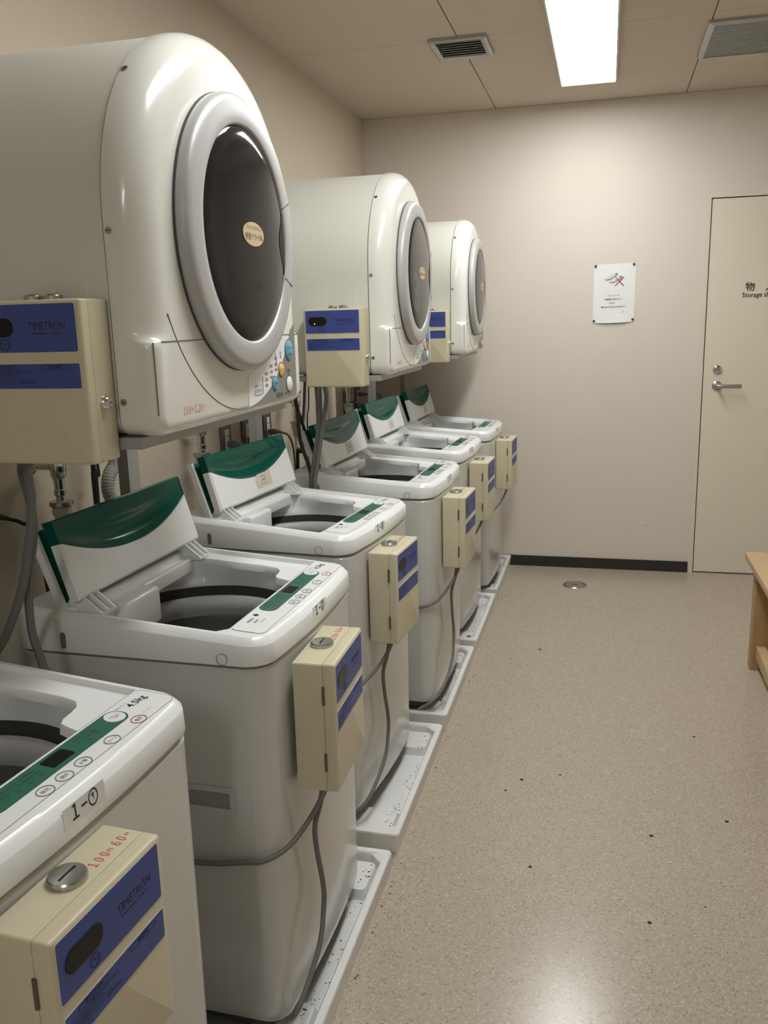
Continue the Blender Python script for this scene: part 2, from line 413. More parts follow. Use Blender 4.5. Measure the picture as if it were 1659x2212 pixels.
vt = tag(empty('supply_grille', (1.84, 3.843, ZC)), 'wide pale grey slatted air grille in the ceiling right of the light', 'vent')
b = MB(); X2, Y2 = 0.245, 0.230
e1 = [(-X2,-Y2),(X2,-Y2),(X2,Y2),(-X2,Y2)]; e2 = [(-X2+0.022,-Y2+0.022),(X2-0.022,-Y2+0.022),(X2-0.022,Y2-0.022),(-X2+0.022,Y2-0.022)]
ids = [b.ring([(x, y, 0) for x, y in e1]), b.ring([(x, y, -0.010) for x, y in e1]), b.ring([(x, y, -0.016) for x, y in e2]), b.ring([(x, y, 0) for x, y in e2])]
for a_, b_ in zip(ids, ids[1:]): b.bridge(a_, b_)
b.build('frame', 'vent_frame', vt, 0)
MB().box(-X2+0.022, X2-0.022, -Y2+0.022, Y2-0.022, -0.003, 0.0).build('filter_backing', 'vent_grey', vt, 0)
for k in range(22):
    yy = -Y2+0.031+k*0.0189
    MB().box(-X2+0.022, X2-0.022, yy-0.006, yy+0.006, -0.0135, -0.007).build('slat', 'vent_grey', vt, 0)

# ------------------------------------------------------------------ notice on the back wall
po = tag(empty('notice_sheet', (1.2995, YB, 1.4535)), 'white paper notice with crossed-out sneakers pinned to the back wall', 'notice')
b = MB(); nx, nz = 14, 20; pw, ph = 0.102, 0.146
def sheet_y(u, v):      # lifts off the wall at the bottom, held at the corners
    lift = 0.010*max(0, -v)**3*(1-u*u) + 0.003*(1-u*u)*(1-v*v)
    return -0.0012-lift
grid = []
for i in range(nz+1):
    v = -1+2*i/nz
    grid.append(b.ring([(u_*pw - 0.001*(1-v), sheet_y(u_, v), v*ph + 0.002*u_ - 0.004*max(0, -v)*(abs(u_)**3)*-1*0.5) for u_ in [-1+2*k/nx for k in range(nx+1)]]))
for a_, b_ in zip(grid, grid[1:]): b.bridge(a_, b_, False)
sheet = b.build('sheet', 'paper', po)
Mp = lambda x, z: frame_m((x, -0.0058, z), (1, 0, 0.02), (0, 0, 1))
for body, x, z, sz in [('スニーカーは', -0.004, -0.010, 0.0095), ('洗濯機で洗わない！', -0.001, -0.029, 0.0105), ("Don't", -0.010, -0.047, 0.0115), ('Machine-Wash Sneakers！', 0.0, -0.066, 0.0115)]:
    lettering(body, sz, 'black_print', sheet, Mp(x, z), bold=0.005)
lettering('寮務課', 0.004, 'print_grey', sheet, Mp(0.045, -0.089)); lettering('Dormitory office', 0.004, 'print_grey', sheet, Mp(0.040, -0.096))
def shoe(dx, dz):
    outline = [(-0.038,-0.010),(-0.028,-0.014),(-0.010,-0.011),(0.004,-0.001),(0.018,0.006),(0.026,0.010),(0.028,0.017),(0.022,0.021),(0.012,0.016),(0.004,0.018),(-0.006,0.022),(-0.012,0.014),(-0.022,0.004),(-0.034,-0.002)]
    sole = [(-0.039,-0.008),(-0.028,-0.0145),(-0.010,-0.012),(0.004,-0.002),(0.020,0.006),(0.027,0.010),(0.026,0.013),(0.016,0.009),(0.002,0.001),(-0.012,-0.008),(-0.028,-0.010)]
    heel = [(0.010,0.013),(0.026,0.011),(0.028,0.017),(0.022,0.021),(0.012,0.017)]
    M1 = frame_m((dx, -0.0052, dz), (1,0,0), (0,0,1)); M2 = frame_m((dx, -0.0056, dz), (1,0,0), (0,0,1))
    plate(outline, M1, 0.0002).build('shoe_print', 'shoe_light', sheet, 0)
    plate(sole, M2, 0.0002).build('sole_print', 'shoe_grey', sheet, 0); plate(heel, M2, 0.0002).build('heel_print', 'shoe_grey', sheet, 0)
shoe(-0.012, 0.080); shoe(0.010, 0.066)
for s_ in (-1, 1):
    M1 = frame_m((0.024, -0.0062, 0.059), (1, 0, s_*1.0), (-s_*1.0, 0, 1))
    plate([(-0.031,-0.0018),(0.031,-0.0018),(0.031,0.0018),(-0.031,0.0018)], M1, 0.0002).build('cross_stroke', 'cross_red', sheet, 0)
for x, z in [(-0.095, 0.137), (0.092, 0.1405), (-0.097, -0.135), (0.094, -0.131)]:
    MB().lathe([(0.0, -0.010), (0.004, -0.0095), (0.0062, -0.006), (0.0062, -0.0015), (0.002, 0.0)], (x, 0, z), 'y', 14).build('push_pin', 'pin_dark', po)

# ------------------------------------------------------------------ bench
bn = tag(empty('bench', (2.0, 2.75, 0)), 'low pale wooden bench standing by the storage door at right', 'bench')
for i, (x0, x1) in enumerate([(-0.186, -0.064), (-0.061, 0.061), (0.064, 0.186)]):
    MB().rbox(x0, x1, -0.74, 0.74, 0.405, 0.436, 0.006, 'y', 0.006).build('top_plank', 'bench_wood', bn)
for sx in (-1, 1):
    for sy in (-1, 1):
        MB().rbox(sx*0.13-0.033, sx*0.13+0.033, sy*0.64-0.028, sy*0.64+0.028, 0.0, 0.405, 0.004, 'z', 0.006).build('leg', 'bench_wood_shaded', bn)
for sx in (-1, 1):
    MB().rbox(sx*0.13-0.016, sx*0.13+0.020, -0.612, 0.612, 0.045, 0.100, 0.004, 'y', 0.004).build('side_stretcher', 'bench_wood', bn)
for sy in (-1, 1):
    MB().rbox(-0.097, 0.097, sy*0.64-0.015, sy*0.64+0.015, 0.095, 0.135, 0.003, 'x', 0.003).build('end_stretcher', 'bench_wood_shaded', bn)
    MB().rbox(-0.097, 0.097, sy*0.64-0.015, sy*0.64+0.015, 0.34, 0.405, 0.003, 'x', 0.003).build('apron', 'bench_wood_shaded', bn)
# ------------------------------------------------------------------ drip trays
TP, TY2 = 0.704, 1.5435
def tray_parts(t):
    H = 0.0577
    def sq(w, c, z): return [(x, y, z) for x, y in ((w-c,-w),(w,-w+c),(w,w-c),(w-c,w),(-w+c,w),(-w,w-c),(-w,-w+c),(-w+c,-w))]
    b = MB()
    b.loft([sq(0.314, 0.008, 0.0), sq(0.3195, 0.008, H-0.004), sq(0.318, 0.008, H), sq(0.303, 0.014, H), sq(0.300, 0.030, H-0.004), sq(0.294, 0.030, 0.018)], True, True)
    b.build('pan', 'tray_plastic', t, 25)
    for sx in (-1, 1):
        for sy in (-1, 1):
            p = MB(); cx, cy = sx*0.232, sy*0.232
            def rr(w, z): return [(cx+x, cy+y, z) for x, y in rrect(2*w, 2*w, 0.014, 3)]
            p.loft([rr(0.062, 0.017), rr(0.054, 0.040)], False, True); p.build('foot_pad', 'tray_plastic', t, 25)
ORD = ['nearest', 'second', 'third', 'fourth', 'fifth', 'farthest']
MARK = ['①', '②', '③', '④', '⑤', '⑥']
tray0 = None
for k in range(6):
    y = TY2 + TP*(k-1)
    if tray0 is None:
        t = tray0 = empty('drip_tray', (0.468, y, 0)); tray_parts(t)
    else:
        t = copy_tree(tray0); t.location = (0.468, y, 0)
    tag(t, 'white plastic drip tray on the floor under the %s washing machine of the row' % ORD[k], 'drip tray', 'drip trays under the washing machines')
# lint in the trays
for k in range(1, 6):
    b = MB(); y0 = TY2+TP*(k-1)
    for i in range(70):
        x = 0.468 + random.uniform(0.262, 0.292); y = y0 + random.uniform(-0.28, 0.28); r = random.uniform(0.0006, 0.0024)
        z = 0.0185 if abs(y-y0) < 0.17 else 0.0405
        if x > 0.468+0.285 and z > 0.03: continue
        b.lathe([(0.0, 0.0012), (r*0.7, 0.0009), (r, 0.0)], (x, y, z), 'z', 6)
    o = tag(b.build('lint', 'dirt'), 'dark lint specks lying in the drip tray under the %s washing machine' % ORD[k], 'lint', 'lint in the drip trays'); o['kind'] = 'stuff'
o = tag(MB().lathe([(0.0, 0.003), (0.010, 0.003), (0.011, 0.0)], (0.742, TY2+TP*3-0.235, 0.0402), 'z', 9).build('foil_scrap', 'gold_seal'), 'small gold scrap lying in the drip tray under the fifth washing machine', 'litter')

# ------------------------------------------------------------------ washing machines
HW, DEP, BULGE = 0.2475, 0.490, 0.013
def washer_outline(i):
    pts = []
    x0, x1, w = -DEP+i, -i, HW-i; rf, rb = max(0.044-i, 0.01), max(0.032-i, 0.006)
    def arc(cx, cy, r, a0):
        for k in range(9): a = a0+PI/2*k/8; pts.append((cx+r*math.cos(a), cy+r*math.sin(a)))
    arc(x1-rf, w-rf, rf, 0); arc(x0+rb, w-rb, rb, PI/2); arc(x0+rb, -w+rb, rb, PI); arc(x1-rf, -w+rf, rf, 1.5*PI)
    ya, yb = -w+rf, w-rf
    pts += [(x1, ya+(yb-ya)*k/12) for k in range(1, 12)]
    out = []
    for x, y in pts:
        wgt = max(0, min(1, (x+0.09)/0.09)); out.append((x + BULGE*(1-(y/HW)**2)*wgt, y))
    return out
OPEN = [(-0.088,-0.165), (-0.092,-0.185), (-0.110,-0.207), (-0.130,-0.214), (-0.330,-0.214), (-0.348,-0.204), (-0.352,-0.180), (-0.352,0.155), (-0.345,0.175), (-0.325,0.184),
        (-0.175,0.184), (-0.148,0.179), (-0.137,0.165), (-0.133,0.148), (-0.131,0.128), (-0.125,0.116), (-0.105,0.110), (-0.088,0.106)]
RECESS = [(-0.081,-0.226), (-0.374,-0.226), (-0.374,0.226), (-0.081,0.226)]
CEN = (-0.225, -0.005)
def radial(poly, angs, c=CEN):
    out = []
    for a in angs:
        dx, dy = math.cos(a), math.sin(a); best = None
        for (x1, y1), (x2, y2) in zip(poly, poly[1:]+poly[:1]):
            ex, ey = x2-x1, y2-y1; den = dx*ey-dy*ex
            if abs(den) < 1e-12: continue
            t = ((x1-c[0])*ey-(y1-c[1])*ex)/den; s = ((x1-c[0])*dy-(y1-c[1])*dx)/den
            if t > 0 and -1e-6 <= s <= 1+1e-6 and (best is None or t > best): best = t
        out.append((c[0]+dx*best, c[1]+dy*best))
    return out
ANG = sorted(set([round(2*PI*k/110-PI, 5) for k in range(110)] + [round(math.atan2(y-CEN[1], x-CEN[0]), 5) for x, y in OPEN+RECESS+washer_outline(0)[::2]]))
def ztop(x): return 0.829-0.07*x

def make_washer():
    t = empty('washing_machine')
    # cabinet
    b = MB()
    ring = lambda i, z: [(x, y, z) for x, y in radial(washer_outline(i), ANG)]
    b.loft([ring(0.020, 0.074), ring(0.008, 0.078), ring(0.004, 0.100), ring(0.003, 0.40), ring(0.003, 0.772), ring(0.008, 0.778), ring(0.030, 0.778)], True, False)
    b.build('cabinet', 'white_enamel', t)
    b = MB(); b.loft([ring(0.016, 0.060), ring(0.012, 0.064), ring(0.012, 0.086)], True, True); b.build('base', 'grey_base', t)
    for x in (-0.44, -0.055):
        for y in (-0.19, 0.19):
            MB().lathe([(0.018, 0.040), (0.022, 0.043), (0.022, 0.056), (0.014, 0.062)], (x, y, 0), 'z', 14, True, True).build('foot', 'grey_base', t)
    b = MB(); b.loft([ring(0.007, 0.7765), ring(0.007, 0.7855)], False, False); b.build('seam', 'seam_grey', t)
    # top cover with wash opening
    b = MB()
    def zr(poly, f): return [(x, y, f(x, y)) for x, y in radial(poly, ANG)]
    circ = [(-0.240+0.193*math.cos(2*PI*k/64), 0.193*math.sin(2*PI*k/64)) for k in range(64)]
    ro = radial(OPEN, ANG); rc = radial(circ, ANG)
    rings = [zr(washer_outline(0.010), lambda x, y: 0.7835), zr(washer_outline(0.001), lambda x, y: 0.7835), zr(washer_outline(0.0), lambda x, y: 0.786),
             zr(washer_outline(0.0015), lambda x, y: ztop(x)-0.0125), zr(washer_outline(0.0022), lambda x, y: ztop(x)-0.0110), zr(washer_outline(0.0110), lambda x, y: ztop(x)-0.0022), zr(washer_outline(0.0145), lambda x, y: ztop(x)),
             zr(RECESS, lambda x, y: ztop(x)), zr([(-0.083,-0.224),(-0.372,-0.224),(-0.372,0.224),(-0.083,0.224)], lambda x, y: ztop(x)-0.009),
             [(x, y, ztop(x)-0.0095) for x, y in ro], [(x+(CEN[0]-x)*0.012, y+(CEN[1]-y)*0.012, ztop(x)-0.013) for x, y in ro],
             [(x+(CEN[0]-x)*0.02, y+(CEN[1]-y)*0.02, ztop(x)-0.024) for x, y in ro],
             [(x*0.75+u*0.25, y*0.75+v*0.25, 0.808) for (x, y), (u, v) in zip(ro, rc)], [(x*0.35+u*0.65, y*0.35+v*0.65, 0.793) for (x, y), (u, v) in zip(ro, rc)],
             [(u, v, 0.786) for u, v in rc], [(u, v, 0.780) for u, v in rc]]
    b.loft(rings, False, False)
    cover = b.build('top_cover', 'white_plastic', t, 28)
    # tub
    oc = (-0.240, 0, 0)
    MB().lathe([(0.1905, 0.781), (0.1900, 0.745), (0.178, 0.743)], oc, n=56).build('tub_gap', 'gap_dark', t)
    MB().lathe([(0.184, 0.745), (0.185, 0.757), (0.181, 0.762), (0.172, 0.760), (0.165, 0.752), (0.163, 0.735), (0.169, 0.720)], oc, n=56).build('balance_ring', 'ring_grey', t)
    MB().lathe([(0.170, 0.722), (0.174, 0.705), (0.174, 0.660), (0.171, 0.652), (0.174, 0.644), (0.174, 0.42), (0.165, 0.395), (0.12, 0.385), (0.0, 0.383)], oc, n=56).build('drum', 'drum_steel', t)
    p = MB(); p.lathe([(0.13, 0.386), (0.125, 0.398), (0.06, 0.402), (0.03, 0.415), (0.0, 0.418)], oc, n=36)
    p.build('pulsator', 'tub_grey', t)
    # control panel
    A = lambda x, y, lift=0.0: frame_m((x, y, ztop(x)+0.0002+lift), (0, 1, 0), (-1, 0, 0.07))
    cp = plate(rrect(0.437, 0.064, 0.013), A(-0.0475, 0.008), 0.0008).build('control_panel', 'white_plastic', t, 0)
    framering(0.437, 0.064, 0.013, 0.0006, A(-0.0475, 0.008, 0.0006), 0.0004).build('panel_outline', 'print_grey', cp, 0)
    plate(rrect(0.262, 0.035, 0.0174, 8), A(-0.0575, 0.027, 0.0008), 0.0005).build('indicator_strip', 'green_strip', cp, 0)
    plate(rrect(0.040, 0.022, 0.002), A(-0.0585, 0.024, 0.0013), 0.0006).build('display', 'display_window', cp, 0)
    plate(ellipse(0.0145, 0.0145), A(-0.0575, 0.140, 0.0013), 0.0009).build('start_button', 'white_plastic', cp, 0)
    for x, y, s, sz in [(-0.0575, 0.140, 'スタート', 0.0052), (-0.053, 0.141, '一時停止', 0.0036)]: lettering(s, sz, 'black_print', cp, A(x-0.002, y, 0.0024))
    for y, s, mt in [(-0.040, '設定', 'print_grey'), (-0.006, '選択', 'print_grey'), (0.029, '水量', 'print_grey'), (0.088, 'コース', 'print_grey'), (0.148, '電源', 'cross_red')]:
        ringplate(0.0122, 0.0098, 0.0011, A(-0.0255, y, 0.0008), 0.0006).build('button', mt, cp, 0)
        lettering(s, 0.0068, 'print_grey', cp, A(-0.0255, y, 0.0013))
    for yc in (0.082, -0.028, -0.068):
        for c in range(4):
            for r_ in range(2 + (c % 2)):
                lettering(['標準', '脱水', '毛布', '洗い', '分', '回'][(c+r_+int(yc*100)) % 6], 0.0046, 'navy_print', cp, A(-0.0665+0.0075*r_, yc-0.014+c*0.0098, 0.0014))
    lettering('4.5kg', 0.0165, 'black_print', cp, A(-0.058, 0.192, 0.0010), squeeze=1.05, bold=0.018)
    lettering('風呂水ポンプ', 0.0042, 'print_grey', cp, A(-0.068, 0.170, 0.0010)); lettering('オートオフ', 0.0042, 'print_grey', cp, A(-0.030, 0.176, 0.0010))
    lettering('HERB', 0.0085, 'black_print', cp, A(-0.062, -0.160, 0.0010), squeeze=1.2); lettering('Relax', 0.0080, 'black_print', cp, A(-0.052, -0.158, 0.0010))
    lettering('YWM-T45A1', 0.0040, 'print_grey', cp, A(-0.042, -0.150, 0.0010))
    for dx, dy in ((0.003, 0), (-0.003, 0), (0, 0.003), (0, -0.003)):
        plate(ellipse(0.0026, 0.0026, 10), A(-0.064+dx, -0.131+dy, 0.0009), 0.0004).build('clover_mark', 'black_print', cp, 0)
    # near side: slot, round cap, grip
    B = lambda x, z, d=0.0: frame_m((x, -HW+0.0022-d, z), (1, 0, 0), (0, 0, 1))
    plate(rrect(0.0105, 0.030, 0.005), frame_m((-0.384, -HW-0.0002, 0.806), (1,0,0), (0,0,1)), 0.0012).build('side_slot', 'seam_grey', t, 0)
    ringplate(0.0105, 0.0105, 0.0010, frame_m((-0.078, -HW-0.0004, 0.795), (1,0,0), (0,0,1)), 0.0012).build('side_cap', 'grey_shade', t, 0)
    g = framering(0.155, 0.048, 0.004, 0.0085, B(-0.150, 0.530), 0.0035).build('side_grip', 'white_enamel', t, 30)
    plate(rrect(0.138, 0.031, 0.003), B(-0.150, 0.530), 0.0012).build('grip_hollow', 'tub_grey', g, 0)
    # lid: folding front leaf with clear green window, rear leaf behind
    O = Vector((-0.352, 0, 0.872)); UP = Vector((-0.275, 0, 0.961)).normalized(); N = Vector((0.961, 0, 0.275)).normalized()
    P = lambda u, v, d: tuple(O + Vector((0, u, 0)) + UP*v + N*d)
    HWL = 0.228; arcv = lambda u: 0.060+0.050*(u/HWL)**2
    n = 28; us = [-HWL+2*HWL*k/n for k in range(n+1)]
    b = MB()
    def whitering(ins, d):
        q = [(-HWL+ins, 0.004+ins), (HWL-ins, 0.004+ins)] + [(u*(1-ins/HWL), arcv(u)-ins*0.3) for u in reversed(us)]
        return [P(u, v, d) for u, v in q]
    b.loft([whitering(0.0, -0.022), whitering(0.0, -0.005), whitering(0.005, 0.0)], True, True)
    lf = b.build('lid_front', 'white_plastic', t, 30)
    b = MB(); rows = []
    m_ = 10
    for j in range(m_+1):
        row = []
        for u in us:
            v0 = arcv(u)-0.001; f = j/m_; v = v0+(0.150-v0)*f
            d = -0.004 - 0.013*math.sin(PI*min(1, f*1.25))**2*(1-(u/HWL)**2)*0.9
            row.append(P(u, v, d))
        rows.append(b.ring(row))
    for r1, r2_ in zip(rows, rows[1:]): b.bridge(r1, r2_, False)
    b.build('lid_window', 'green_clear', t, 60)
    b = MB()       # rolled top lip and end caps of the window
    b.loft([[P(-HWL, 0.149, -0.004), P(-HWL, 0.153, -0.006), P(-HWL, 0.153, -0.024), P(-HWL, 0.149, -0.024)], [P(HWL, 0.149, -0.004), P(HWL, 0.153, -0.006), P(HWL, 0.153, -0.024), P(HWL, 0.149, -0.024)]])
    for s in (-1, 1):
        b.loft([[P(s*HWL, 0.110, -0.003), P(s*HWL, 0.150, -0.003), P(s*HWL, 0.150, -0.024), P(s*HWL, 0.110, -0.022)], [P(s*(HWL-0.003), 0.110, -0.003), P(s*(HWL-0.003), 0.150, -0.003), P(s*(HWL-0.003), 0.150, -0.024), P(s*(HWL-0.003), 0.110, -0.022)]])
    b.build('window_lip', 'green_clear', t, 0)
    O2 = Vector((-0.388, 0, 0.853)); UP2 = Vector((-0.049, 0, 0.145)).normalized(); N2 = Vector((0.947, 0, 0.320)).normalized()
    Q = lambda u, v, d: tuple(O2 + Vector((0, u, 0)) + UP2*v + N2*d)
    def slab(u0, u1, v0, v1, d0, d1):
        q = MB(); q.loft([[Q(u0,v0,d0),Q(u1,v0,d0),Q(u1,v1,d0),Q(u0,v1,d0)], [Q(u0,v0,d1),Q(u1,v0,d1),Q(u1,v1,d1),Q(u0,v1,d1)]]); return q
    slab(-0.222, 0.222, 0.012, 0.150, -0.006, -0.002).build('lid_rear', 'green_rear', t, 0)
    for s in (-1, 1): slab(min(s*0.222, s*0.232), max(s*0.222, s*0.232), 0.0, 0.152, -0.010, 0.004).build('lid_rail', 'white_plastic', t, 0)
    slab(-0.222, 0.222, 0.0, 0.012, -0.008, 0.000).build('lid_bottom_rail', 'white_plastic', t, 0)
    for yc in (-0.192, 0.186):
        h = MB()
        for dy in (-0.020, 0.0, 0.020):
            h.loft([[(-0.398, yc+dy-0.0018, 0.852), (-0.322, yc+dy-0.0018, 0.8475), (-0.326, yc+dy-0.0018, 0.852), (-0.366, yc+dy-0.0018, 0.884), (-0.380, yc+dy-0.0018, 0.884)],
                    [(-0.398, yc+dy+0.0018, 0.852), (-0.322, yc+dy+0.0018, 0.8475), (-0.326, yc+dy+0.0018, 0.852), (-0.366, yc+dy+0.0018, 0.884), (-0.380, yc+dy+0.0018, 0.884)]])
        h.box(-0.398, -0.322, yc-0.024, yc+0.024, 0.8435, 0.8485)
        h.build('hinge', 'white_plastic', t, 0)
    MB().rbox(-0.400, -0.368, -0.224, 0.224, 0.838, 0.860, 0.004, 'y').build('hinge_bar', 'white_plastic', t)
    MB().rbox(-0.352, -0.312, -0.150, -0.030, 0.772, 0.846, 0.006, 'y', 0.008).build('lint_filter', 'white_plastic', t)
    MB().rbox(-0.354, -0.343, -0.205, 0.160, 0.815, 0.846, 0.003, 'y', 0.004).build('filter_ledge', 'white_plastic', t)
    return t

#      front x, centre y, rotation, label sticker on lid
WASH = [(0.692, 0.808, -0.060, 0), (0.738, 1.505, -0.018, 0), (0.692, 2.206, -0.09, 1), (0.746, 2.914, -0.035, 2), (0.727, 3.620, -0.045, 3), (0.752, 4.255, -0.025, 4)]
wdesc = ['white top-loading washing machine at the front left, cut by the frame edge',
         'white top-loading washing machine second in the row, with plain open green-windowed lid',
         'white top-loading washing machine third in row, torn cream label on its lid',
         'white top-loading washing machine fourth from the camera, cables hanging at its left',
         'white top-loading washing machine fifth in the row, second from the back wall',
         'white top-loading washing machine last in the row, right by the back wall']
proto = make_washer()
LO = Vector((-0.352, 0, 0.872)); LUP = Vector((-0.275, 0, 0.961)).normalized(); LN = Vector((0.961, 0, 0.275)).normalized()
machines = []
for k in range(6): machines.append(proto if k == 0 else copy_tree(proto))
def wpos(k, x, y, z):
    F, cy, rz, _ = WASH[k]; c, s = math.cos(rz), math.sin(rz)
    return Vector((F+x*c-y*s, cy+x*s+y*c, z))
for k in range(6):
    F, cy, rz, st = WASH[k]; t = machines[k]
    t.location = (F, cy, 0); t.rotation_euler = (0, 0, rz)
    tag(t, wdesc[k], 'washing machine', 'washing machines in a row')
    yl = [-0.022, -0.004, -0.040, -0.012, -0.065, -0.03][k]; xs_ = BULGE*(1-(yl/HW)**2)-0.0005
    M = frame_m((xs_-0.0014, yl, 0.8105), (-2*BULGE*yl/HW**2, 1, 0), (-0.06, 0, 1))
    lab = plate(rrect(0.074, 0.024, 0.001), M, 0.0007 if k == 0 else 0.0004).build('number_label', 'clear_film' if k == 0 else 'white_plastic', t, 0)
    lettering('１−'+MARK[k], 0.0250, 'black_print', lab, M @ Matrix.Translation((-0.001, 0, 0.0010)), squeeze=0.82, bold=0.010)
    if st:
        u0, v0, wd, hh = [(0, 0, 0, 0), (0.030, 0.043, 0.095, 0.040), (0.030, 0.036, 0.075, 0.042), (0.030, 0.036, 0.070, 0.042), (0.030, 0.036, 0.060, 0.042)][st]
        M = frame_m(LO + Vector((0, u0, 0)) + LUP*v0 + LN*0.0002, (0, 1, 0.02), LUP)
        q = [(-wd/2, -hh/2), (wd*0.42, -hh/2), (wd/2, -hh*0.2), (wd/2, hh/2), (-wd*0.3, hh/2), (-wd/2, hh*0.3)] if st == 1 else [(-wd/2, -hh/2), (wd*0.5, -hh*0.42), (wd/2, hh/2), (-wd/2, hh/2)]
        lb = plate(q, M, 0.0006).build('lid_label', 'old_label', t, 0); lb['label'] = 'worn cream paper label on the lid'
        for r_ in range(3): lettering(['ご使用の前に', '取扱説明書', '必ずお読みください'][r_], 0.0055, 'print_grey', lb, M @ Matrix.Translation((0, 0.010-0.010*r_, 0.0008)))

# ------------------------------------------------------------------ coin boxes (local: face +x, right +y, z from bottom)
def make_coin_box(w, h, d, dryer):
    t = empty('coin_box')
    split = d*0.72
    MB().rbox(0.0, split-0.0003, -w/2, w/2, 0.0, h, (0.002, 0.0004), 'x', 0.004).build('case', 'beige_steel', t)
    dr_ = MB().rbox(split+0.0003, d, -w/2, w/2, 0.0, h, (0.0004, 0.005), 'x', 0.004).build('door', 'beige_steel', t)
    MB().box(0.004, d-0.006, -w/2+0.0015, w/2-0.0015, 0.0015, h-0.0015).build('joint_shadow', 'black_gap', t, 0)
    Fm = lambda u, v, lift=0: frame_m((d+0.0001+lift, -w/2+u*w, h*(1-v)), (0, 1, 0), (0, 0, 1))
    pa = plate(rrect(w*0.915, h*0.285, 0.003), Fm(0.495, 0.168), 0.0007).build('upper_plate', 'blue_print', t, 0)
    framering(w*0.925, h*0.293, 0.003, 0.0012, Fm(0.495, 0.168), 0.0005).build('plate_edge', 'label_film', pa, 0)
    plate(rrect(w*0.31, h*0.112, h*0.054, 8), Fm(0.245, 0.160, 0.0007), 0.0008).build('display', 'display_window', pa, 0)
    ringplate(0.0078, 0.0078, 0.0009, Fm(0.315, 0.262, 0.0007), 0.0005).build('button', 'navy_print', pa, 0)
    lettering('切', 0.006, 'navy_print', pa, Fm(0.315, 0.262, 0.0009))
    lettering('TIMETRÓN', 0.0148, 'navy_print', pa, Fm(0.70, 0.158, 0.0009), squeeze=0.80*w/0.18)
    plate([(-w*0.14, -0.0006), (w*0.0, -0.0006), (w*0.0, 0.0006), (-w*0.14, 0.0006)], Fm(0.71, 0.200, 0.0007), 0.0003).build('rule_line', 'navy_print', pa, 0)
    lettering('CTN-SC', 0.0055, 'navy_print', pa, Fm(0.78, 0.200, 0.0009))
    if dryer: plate(ellipse(0.0013, 0.0013, 10), Fm(0.195, 0.190, 0.0016), 0.0008).build('led', 'red_led', pa, 0)
    pb = plate(rrect(w*0.905, h*0.150, 0.002), Fm(0.50, 0.455), 0.0007).build('lower_plate', 'blue_print', t, 0)
    framering(w*0.917, h*0.160, 0.002, 0.0012, Fm(0.50, 0.455), 0.0005).build('plate_edge', 'label_film', pb, 0)
    for u, s in ((0.28, '使用上の注意'), (0.74, '取扱説明')):
        framering(w*0.26, 0.0066, 0.003, 0.0005, Fm(u, 0.402, 0.0007), 0.0003).build('title_outline', 'navy_print', pb, 0)
        lettering(s, 0.0050, 'navy_print', pb, Fm(u, 0.402, 0.0009))
    for i, s in enumerate(['コインは１００円硬貨のみ使用できます。', '途中での返金はできません。', '運転中は電源を切らないでください。', '異物を入れないでください。使用後は扉を', '閉めてください。']):
        lettering(s, 0.0046, 'navy_print', pb, Fm(0.085, 0.432+0.0195*i, 0.0009), 'LEFT', 0.95)
    # hinges on the left side, lock on the right
    for v in (0.24, 0.76):
        hg = MB(); hg.lathe([(0.0026, -0.017), (0.0026, 0.017)], (split, -w/2-0.0012, h*(1-v)), 'z', 10, True, True); hg.build('hinge', 'hinge_metal', t)
        for dx in (-0.009, 0.009):
            for dz in (-0.010, 0.010): MB().lathe([(0.0016, 0.0006), (0.0, -0.0008)], (split+dx, -w/2, h*(1-v)+dz), 'y', 8).build('rivet', 'beige_steel', t)
    lkx = MB(); lkx.lathe([(0.0105, 0.0), (0.0105, 0.002), (0.0080, 0.008), (0.0058, 0.0095), (0.0058, 0.011), (0.0, 0.011)], (split*0.62, w/2, h*0.37), 'y', 18)
    lo_ = lkx.build('lock', 'chrome', t)
    MB().box(split*0.62-0.0035, split*0.62+0.0035, w/2+0.0108, w/2+0.0116, h*0.37-0.0007, h*0.37+0.0007).build('keyhole', 'black_gap', lo_, 0)
    # coin slot on top
    for y in ((-w*0.03,) if not dryer else (-w*0.06, w*0.12)):
        r = 0.0215 if not dryer else 0.013
        cs = MB().lathe([(r, 0.0), (r, 0.0055), (r-0.0015, 0.0075), (0.0, 0.0082)], (d*0.37, y, h), 'z', 30).build('coin_slot', 'brushed_metal', t)
        MB().box(d*0.37-0.0011, d*0.37+0.0011, y-r*0.62, y+r*0.62, h+0.0068, h+0.0086).build('slit', 'black_gap', cs, 0)
    if not dryer:
        Tm = lambda x, y: frame_m((x, y, h+0.0003), (0, 1, 0), (-1, 0, 0))
        for s, sz, y in (('１００', 0.0170, w*0.175), ('円', 0.0070, w*0.275), ('６０', 0.0170, w*0.365), ('分', 0.0070, w*0.44)):
            lettering(s, sz, 'red_print', t, Tm(d*0.52, y), squeeze=0.62 if sz > 0.01 else 1.0, bold=0.016)
    return t
cb0 = None
for k in range(6):
    t = make_coin_box(0.194, 0.243, 0.077, False) if cb0 is None else copy_tree(cb0)
    if cb0 is None: cb0 = t
    yo = [-0.088, -0.076, -0.045, -0.030, -0.025, 0.03][k]
    t.location = wpos(k, BULGE-(-0.001 if k == 1 else 0.002)-BULGE*(yo/HW)**2, yo, 0.524); t.rotation_euler = (0, 0, [-0.07, 0.025, -0.075, -0.04, -0.03, -0.03][k])
    tag(t, 'beige metal coin box with blue plates on the front of the %s washing machine' % ORD[k], 'coin box', 'coin boxes on the washing machines')

